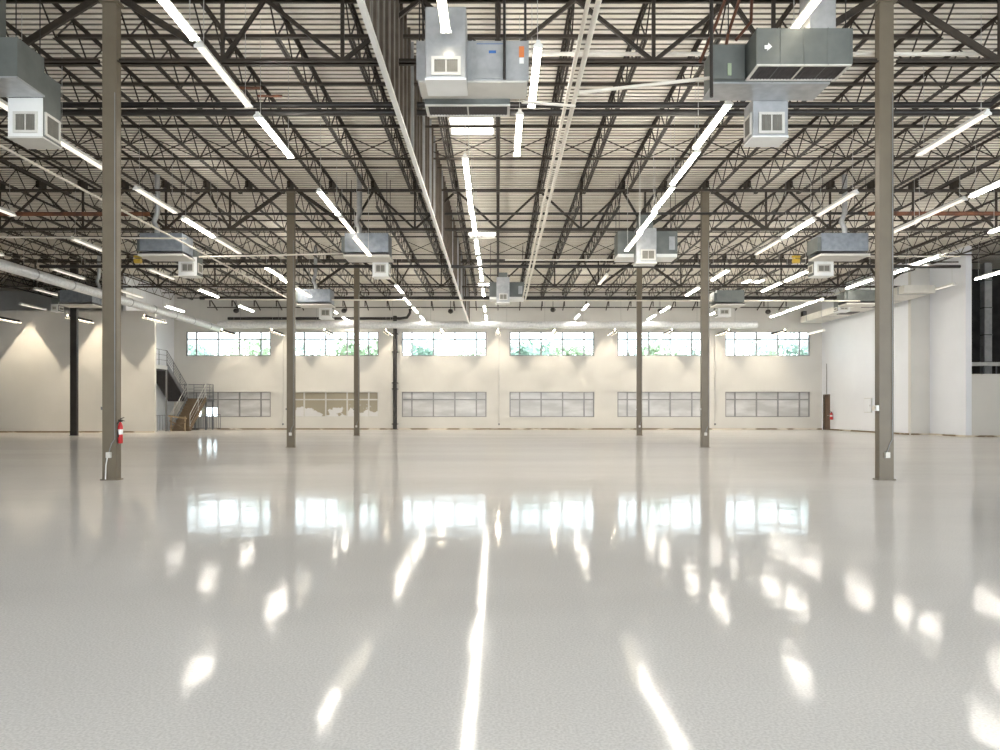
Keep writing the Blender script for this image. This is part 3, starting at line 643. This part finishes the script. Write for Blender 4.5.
# generic side-on unit; px = cabinet pixels, pp = supply duct pixels
def unit_side(px, pp, Y, label, m='galv_blue', flue=None, depth=.9):
    a = at(px[0], px[3], Y); b = at(px[1], px[2], Y)
    t = thing('heating_unit', label, 'heating unit', ((a.x + b.x) / 2, Y + .4, a.z), UG)
    seamed('cabinet', a.x, b.x, Y, Y + depth, a.z, b.z, m, t, 2)
    MB().box(a.x - .14, a.x - .01, Y + .05, Y + depth, a.z + .02, b.z - .12).build('end_box', 'galv_dull', t)
    MB().box(a.x - .02, b.x + .02, Y - .03, Y + depth, a.z - .10, a.z - .05).build('filter_slot', 'grille', t)
    MB().box(a.x - .06, b.x + .06, Y - .05, Y + depth + .05, a.z - .17, a.z - .10).build('drain_pan', 'pan', t)
    bz = (pp[2] - .5); Yp = Y + depth + .1
    c = at(pp[0], pp[3], Yp); e = at(pp[1], pp[2], Yp)
    MB().box(c.x, e.x, Yp, Yp + .5, c.z, e.z + .35).build('supply_duct', 'galv_dull', t)
    MB().box(c.x, e.x, Yp - .015, Yp, c.z, e.z).build('front_plate', 'white', t)
    w_ = e.x - c.x; h_ = e.z - c.z
    grille(t, 'front', c.x + w_ * .16, e.x - w_ * .16, Yp - .015, Yp, c.z + h_ * .16, c.z + h_ * .66)
    sd = 'right' if c.x < 0 else 'left'
    grille(t, sd, c.x, e.x, Yp + .06, Yp + .46, c.z + h_ * .16, c.z + h_ * .7)
    MB().box(c.x - .01, e.x + .01, Yp - .02, Yp + .51, c.z - .03, c.z).build('duct_bottom', 'white', t)
    if flue:
        p = at(flue, 205, Y + .3); MB().tube([(p.x, Y + .4, b.z), (p.x, Y + .4, b.z + .25), (p.x - .12, Y + .4, b.z + .5), (p.x, Y + .4, b.z + .8), (p.x, Y + .4, ZD - .02)], .09, 12).build('flue', 'galv', t)
    rods(t, a.x + .05, b.x - .05, Y + .05, Y + depth - .05, b.z)
    return t
unit_side((140, 182, 233, 251), (178.5, 197, 257, 275), 25.0, 'silver heating unit between the near left column and the second left column', flue=156)
unit_side((345, 388, 233, 252), (372.5, 388.5, 258, 276), 25.0, 'silver heating unit just left of the curtain, glowing strip lights in front', flue=359)
unit_side((822, 868, 233, 251), (814, 833.5, 259, 275), 25.0, 'silver heating unit immediately left of the nearest right column', flue=846)
unit_side((298, 330, 289, 302), (319, 332, 305, 318), 36.0, 'silver heating unit just right of the second left column', flue=315)
unit_side((717, 744, 290, 302), (718, 731, 306, 316), 36.0, 'grey heating unit just right of the second right column', 'galv_dull')
unit_side((60, 92, 290, 302), (51, 58, 304, 311), 37.0, 'silver heating unit above the beige left wall beside the black column', flue=98)
unit_side((848, 880, 290, 301), (838, 850, 305, 311), 36.6, 'dim heating unit behind the lower part of the nearest right column', 'galv_dull')
# generic end-on unit with duct in front
def unit_front(px, pp, gr, Y, label):
    a = at(px[0], px[3], Y); b = at(px[1], px[2], Y)
    t = thing('heating_unit', label, 'heating unit', ((a.x + b.x) / 2, Y, a.z), UG)
    seamed('cabinet', a.x, b.x, Y, Y + .8, a.z, b.z, 'galv_dull', t, 2); MB().box(a.x, b.x, Y - .03, Y + .8, a.z - .12, a.z).build('drain_pan', 'white', t)
    MB().box(b.x - .28, b.x - .08, Y - .03, Y, a.z + .15, b.z - .2).build('control_box', 'galv', t)
    Yp = Y - .5; c = at(pp[0], pp[3], Yp); e = at(pp[1], pp[2], Yp)
    MB().box(c.x, e.x, Yp, Y - .03, c.z, e.z).build('supply_duct', 'galv', t)
    MB().box(c.x - .02, e.x + .02, Yp - .02, Y, c.z - .05, c.z).build('duct_bottom', 'white', t)
    g0 = at(gr[0], gr[3], Yp); g1 = at(gr[1], gr[2], Yp); grille(t, 'front', g0.x, g1.x, Yp, Yp, g0.z, g1.z)
    MB().box(c.x + .1, e.x - .1, Yp + .1, Y, e.z, ZGB + .2).build('riser_duct', 'galv_dull', t)
    rods(t, a.x + .05, b.x - .05, Y + .05, Y + .75, b.z); return t
unit_front((618, 677, 231, 254), (636.5, 656.5, 228, 262), (641, 655.5, 249.5, 260), 25.2, 'grey heating unit between the two lines of columns, right of centre')
unit_front((489.5, 524, 282, 297), (496.5, 509.5, 277, 302), (499, 507.5, 293.5, 300), 35.6, 'farthest small heating unit at the end of the twin pipes near the centre')

# ------------------------------------------------------------------ ducts
def duct(name, pts, r, m, label):
    return tag(MB().tube(pts, r, 18).build(name, m), label, 'duct')
n_ = 40
dl = thing('round_duct', 'long silver round duct running along the left side to the far wall', 'duct', (-18.9, 36, 6.9))
MB().tube([(-18.9, 18 + k * (48.5 - 18) / n_, 6.9) for k in range(n_ + 1)], .21, 20).build('spiral_pipe', 'foil', dl)
for k in range(12): MB().tube([(-18.9, 19 + k * 2.5, 6.9), (-18.9, 19.07 + k * 2.5, 6.9)], .225, 20).build('joint_ring', 'galv', dl)
for k in range(7): MB().tube([(-18.9, 20 + k * 4.2, 7.1), (-18.9, 20 + k * 4.2, ZJB)], .008, 5).build('hanger', 'alu_light', dl)
df = thing('round_duct', 'wrinkled silver duct running level in front of the upper far windows', 'duct', (0, 48.7, 7.19))
MB().tube([(-19.1 + k * (17.7 + 19.1) / 60, 48.7, 7.19 + .02 * math.sin(k * 1.7)) for k in range(61)], [.24 + .02 * math.sin(k * 2.3) for k in range(61)], 18).build('insulated_pipe', 'foil', df)
for k in range(14): MB().tube([(-17.6 + k * 2.6, 48.7, 7.4), (-17.6 + k * 2.6, 48.7, ZJB)], .008, 5).build('hanger', 'alu', df)
dd = thing('rectangular_duct', 'pale flat duct running high along the white right wall', 'duct', (21.6, 42, 7.38))
MB().box(20.8, 22.4, 36.5, 49.0, 7.38, 7.78).build('duct_body', 'pan', dd)
for k in range(6): MB().box(20.78, 22.42, 37 + k * 2.2, 37.06 + k * 2.2, 7.36, 7.80).build('flange', 'galv', dd)
for k in range(2): MB().box(21.2, 22.1, 40.5 + k * 3, 41.6 + k * 3, 7.35, 7.379).build('grille', 'grille', dd)

# small things near the ceiling and on the walls
for k, (x, y) in enumerate(((236, 311), (344, 311), (450.6, 311.5), (553, 310), (660, 311), (768, 312))):
    p = at(x, y, 48.0); t = thing('ceiling_speaker', 'small black dome hanging before the far wall, %s from the left' % ORD[k], 'speaker', p, 'black domes before the far wall')
    MB().tube([p + Vector((0, 0, .16)), p + Vector((0, 0, .14)), p, p - Vector((0, 0, .1)), p - Vector((0, 0, .15))], [.05, .14, .19, .14, .03], 12).build('dome', 'black', t)
    MB().tube([p + Vector((0, 0, .15)), (p.x, p.y, ZJB + .05)], .02, 6).build('stem', 'black', t)
p = at(805, 315, 49.9); t = thing('wall_speaker', 'black box speaker high in the right corner of the far wall', 'speaker', p)
MB().box(p.x - .14, p.x + .14, 49.95, 50.27, p.z - .28, p.z + .28).build('box', 'black', t); MB().box(p.x - .1, p.x + .1, 49.93, 49.95, p.z - .22, p.z + .22).build('cover', 'stair', t)
for k, x in enumerate((283, 499, 715)):
    a = at(x, 328, 50.25); b = at(x, 424, 50.25)
    cd = MB().tube([a, b], .02, 6).build('wall_conduit', 'alu_light'); tag(cd, ['thin vertical conduit on far wall left of the second left column', 'thin vertical conduit at the centre of the far wall', 'thin vertical conduit on far wall beside the second right column'][k], 'conduit')
    MB().box(b.x - .05, b.x + .05, 50.2, 50.29, b.z - .08, b.z + .05).build('junction_box', 'stair', cd)
p = at(826, 378, 49.6); cd = MB().tube([(XR - .03, 49.5, 2.5), (XR - .03, 49.5, 4.6)], .025, 6).build('wall_conduit', 'alu'); tag(cd, 'vertical conduit above the corner door on the right wall', 'conduit')
t = thing('electrical_panel', 'flat white panel on the right wall left of the nearest right column', 'panel', (XR, 43.95, 1.8))
MB().box(XR - .06, XR - .002, 43.5, 44.4, 1.22, 2.12).build('box', 'alu_light', t); MB().box(XR - .075, XR - .06, 43.54, 44.36, 1.26, 2.08).build('panel_door', 'wall_white', t); MB().box(XR - .085, XR - .075, 43.62, 43.66, 1.6, 1.7).build('latch', 'alu', t)
pipe('dark_pipe', [at(886, 288, 38.6), at(915, 288, 38.6)], .05, 'black', 'short black pipe stub beside the nearest right column against the white wall')
t = thing('hanging_reel', 'yellow hanging tool box below the silver heating unit at left', 'reel', at(138, 260, 26.5))
p = at(138, 261, 26.5); MB().tube([p - Vector((.12, 0, 0)), p + Vector((.12, 0, 0))], .09, 14).build('drum', 'yellow', t); MB().box(p.x - .15, p.x + .15, p.y - .03, p.y + .03, p.z + .12, p.z + .2).build('bracket', 'yellow', t); MB().tube([p + Vector((0, 0, .2)), (p.x, p.y, ZJB)], .012, 6).build('hanger_rod', 'black', t)
t = thing('hanging_reel', 'yellow hanging tool box below the silver heating unit at right', 'reel', at(796, 261, 26.5))
p = at(796, 261, 26.5); MB().tube([p - Vector((.12, 0, 0)), p + Vector((.12, 0, 0))], .09, 14).build('drum', 'yellow', t); MB().box(p.x - .15, p.x + .15, p.y - .03, p.y + .03, p.z + .12, p.z + .2).build('bracket', 'yellow', t); MB().tube([p + Vector((0, 0, .2)), (p.x, p.y, ZJB)], .012, 6).build('hanger_rod', 'black', t)

# dark opening contents
p0 = at(985, 270, 39.5); t = thing('vertical_duct', 'grey vertical duct standing inside the dark opening at far right', 'duct', (26.9, 39.5, 0))
seam = MB(); seam.box(26.85, 27.25, 39.3, 39.7, 0, 9.5); seam.build('duct_body', 'galv', t)
for k in range(6): MB().box(26.83, 27.27, 39.28, 39.72, 1 + k * 1.5, 1.06 + k * 1.5).build('joint_ring', 'galv_dull', t)
t = thing('steel_shelf', 'pale horizontal steel frame low inside the dark opening', 'frame', (26.5, 38.5, 3.6))
MB().box(24.5, 30.5, 38.3, 38.4, 3.75, 3.95).build('rail', 'alu_light', t)
for k in range(8): MB().box(24.7 + k * .7, 24.75 + k * .7, 38.32, 38.38, 0, 3.75).build('post', 'stair', t)
for k in range(6):
    x = 24.9 + k * .55; tag(MB().box(x, x + .05, 42.3, 42.45, 0, 9.5).build('wall_stud', 'stair'), 'dim vertical wall stud inside the dark opening, %s from the left' % ORD[k], 'stud', 'studs inside the dark opening')

# ------------------------------------------------------------------ stairs at far left
def stair():
    t = thing('staircase', 'grey steel switchback staircase in the far left corner with wooden lower flight', 'staircase', (-21, 47, 0))
    XA, XB = -22.7, -21.42; XE, XG = -21.30, -20.06; ZM, ZT = 2.17, 4.22; Y0, Y1, Y2 = 46.4, 48.95, 46.1
    lo = MB(); n = 12
    for k in range(n):
        y = Y0 + (Y1 - Y0) * k / n; z = ZM * (k + 1) / (n + 0)
        lo.box(XE + .05, XG - .05, y, y + (Y1 - Y0) / n + .03, z - .05, z); lo.box(XE + .05, XG - .05, y, y + .02, z - ZM / n, z)
    lo.build('lower_steps', 'wood', t)
    for x in (XE, XG): MB().bar((x, Y0 - .05, -.02 + .12), (x, Y1, ZM), .05, .28).build('stringer', 'wood' if x == XG else 'stair', t)
    up = MB(); n = 11
    for k in range(n):
        y = Y1 - (Y1 - Y2) * k / n; z = ZM + (ZT - ZM) * (k + 1) / n
        up.box(XA + .05, XB - .05, y - (Y1 - Y2) / n - .02, y, z - .05, z); up.box(XA + .05, XB - .05, y - .02, y, z - ZT / n * .5, z)
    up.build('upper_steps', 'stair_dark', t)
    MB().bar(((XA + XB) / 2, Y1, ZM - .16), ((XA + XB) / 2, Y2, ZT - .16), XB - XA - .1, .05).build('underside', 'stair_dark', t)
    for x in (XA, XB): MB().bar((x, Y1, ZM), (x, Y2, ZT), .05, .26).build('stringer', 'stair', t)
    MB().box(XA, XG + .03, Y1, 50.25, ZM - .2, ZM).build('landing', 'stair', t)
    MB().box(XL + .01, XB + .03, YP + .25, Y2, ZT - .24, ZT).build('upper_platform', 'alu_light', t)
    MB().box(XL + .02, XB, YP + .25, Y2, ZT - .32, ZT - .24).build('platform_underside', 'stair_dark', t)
    for x, y in ((XG, Y1), (XG, 50.1), (XE, 50.1)): MB().box(x - .04, x + .04, y - .04, y + .04, 0, ZM - .2).build('support_post', 'stair', t)
    for y in (Y2 - .06, ): MB().box(XB - .05, XB + .03, y - .05, y + .03, 0, ZT - .24).build('support_post', 'alu', t)
    def rail(a, b, up_=1.0, posts=3, mid=(.35, .68), r=.022, m='stair'):
        g = MB(); a = Vector(a); b = Vector(b); u = Vector((0, 0, up_))
        g.tube([a + u, b + u], r, 8)
        for q in mid: g.tube([a + u * q, b + u * q], r * .6, 6)
        for k in range(posts):
            p = a.lerp(b, k / (posts - 1)); g.tube([p, p + u], r, 8)
        g.build('railing', m, t)
    rail((XE, Y0, .1), (XE, Y1, ZM), m='alu_light'); rail((XG, Y0, .1), (XG, Y1, ZM), m='alu_light')
    rail((XB, Y1, ZM), (XB, Y2, ZT), mid=(.25, .45, .65, .82), posts=4)
    rail((XB, Y2, ZT), (XB, YP + .35, ZT)); rail((XG, Y1 + .04, ZM), (XG, 50.2, ZM), mid=(.2, .4, .6, .8)); rail((XE - .1, 50.15, ZM), (XG, 50.15, ZM), mid=(.2, .4, .6, .8)); rail((XA, 50.15, ZM), (XE - .1, 50.15, ZM))
stair()
t = thing('wooden_barricade', 'rough wooden barricade standing across the foot of the staircase', 'barricade', (-20.7, 46.1, 0))
for x in (-21.15, -20.25): MB().box(x - .03, x + .03, 46.06, 46.13, 0, .95).build('post', 'lumber', t)
MB().bar((-21.3, 46.03, 1.0), (-20.1, 46.03, .82), .04, .10).build('rail', 'lumber', t); MB().bar((-21.2, 46.03, .25), (-20.2, 46.03, .6), .04, .09).build('rail', 'wood', t); MB().bar((-21.2, 46.0, .7), (-20.3, 46.0, .15), .04, .09).build('rail', 'wood', t)
t = thing('guard_railing', 'low grey barred railing standing under the stair landing', 'railing', (-19.8, 49.4, 0))
g = MB(); g.bar((-20.7, 49.3, 1.05), (-19.2, 49.3, 1.05), .05, .05); g.bar((-20.7, 49.3, .12), (-19.2, 49.3, .12), .04, .04)
g.build('frame', 'stair', t)
for k in range(11): MB().tube([(-20.7 + k * .15, 49.3, 0 if k in (0, 10) else .12), (-20.7 + k * .15, 49.3, 1.05)], .018, 6).build('bar', 'stair', t)
t = thing('guard_railing', 'low grey railing along the wall behind the upper stair post', 'railing', (-22, 49, 0))
g = MB(); g.bar((-22.75, 47.2, 1.02), (-22.75, 50.2, 1.02), .04, .04); g.build('top_rail', 'stair', t)
for k in range(9): MB().tube([(-22.75, 47.2 + k * .37, 0), (-22.75, 47.2 + k * .37, 1.02)], .015, 6).build('bar', 'stair', t)

# ------------------------------------------------------------------ outside
struct(MB().box(-90, 90, YW + .4, 140, -.6, -.3).build('ground', 'grass'))
def tree(x, y, top, rad, m, label):
    t = thing('tree', label, 'tree', (x, y, -.3), 'trees outside the windows')
    MB().tube([(x, y, -.3), (x + .1, y, top * .35), (x, y + .1, top * .7), (x + .15, y, top * .92)], [.22, .17, .1, .03], 8).build('trunk', 'bark', t)
    lf = MB()
    cl = [Vector((R.gauss(0, .5), R.gauss(0, .5), R.uniform(-.75, .75))) for _ in range(24)]
    for c in cl:
        cc = Vector((x + c.x * rad, y + c.y * rad, top - rad * 1.15 + c.z * rad * 1.1))
        for k in range(60):
            d = Vector((R.gauss(0, 1), R.gauss(0, 1), R.gauss(0, 1))) * rad * .19; q = cc + d
            a = Vector((R.uniform(-1, 1), R.uniform(-1, 1), R.uniform(-1, 1))).normalized(); b = a.orthogonal().normalized(); s = R.uniform(.16, .34)
            lf.add([q - a * s, q + b * s * .5, q + a * s, q - b * s * .5], [(0, 1, 2, 3)])
    lf.build('foliage', m, t)
TR = [(203, 343, 20, 66), (252, 338, 26, 64), (312, 340, 26, 66), (358, 341, 20, 66), (418, 342, 14, 68), (468, 339, 26, 66), (530, 341, 18, 66), (572, 342, 18, 70), (628, 338, 24, 64), (664, 341, 22, 66), (694, 340, 22, 68), (764, 341, 20, 64), (798, 336, 24, 62)]
wn = ['first', 'first', 'second', 'second', 'third', 'third', 'fourth', 'fourth', 'fifth', 'fifth', 'fifth', 'sixth', 'sixth']
pos = ['left', 'right', 'left', 'right', 'left', 'right', 'left', 'right', 'left', 'middle', 'right', 'left', 'right']
for k, (x, y, r, Y) in enumerate(TR):
    Y = 58 + (k % 3) * 8
    p = at(x, y, Y); tree(p.x, Y, p.z, r * Y / F * 1.25, 'leaf' if k % 2 else 'leaf2', 'leafy green tree outside, in the %s part of the %s upper window from left' % (pos[k], wn[k]))

# ------------------------------------------------------------------ world, lights, camera
wd = bpy.data.worlds.new('sky'); S.world = wd; wd.use_nodes = True; nt = wd.node_tree; bg = nt.nodes['Background']
bg.inputs[0].default_value = (.87, .94, 1.0, 1); bg.inputs[1].default_value = 3.8

cam = bpy.data.cameras.new('camera'); co = bpy.data.objects.new('camera', cam); COL.objects.link(co)
co.location = (0, 0, H); co.rotation_euler = (math.pi / 2, 0, 0)
cam.sensor_width = 36; cam.lens = F / 1000 * 36; cam.shift_x = (500 - CX) / 1000; cam.shift_y = (CY - 375) / 1000
cam.clip_end = 400; S.camera = co
vs = S.view_settings; vs.view_transform = 'Standard'; vs.look = 'None'; vs.gamma = 1; vs.exposure = .95; vs.use_curve_mapping = False
S.cycles.max_bounces = 10; S.cycles.diffuse_bounces = 6; S.cycles.sample_clamp_indirect = 8
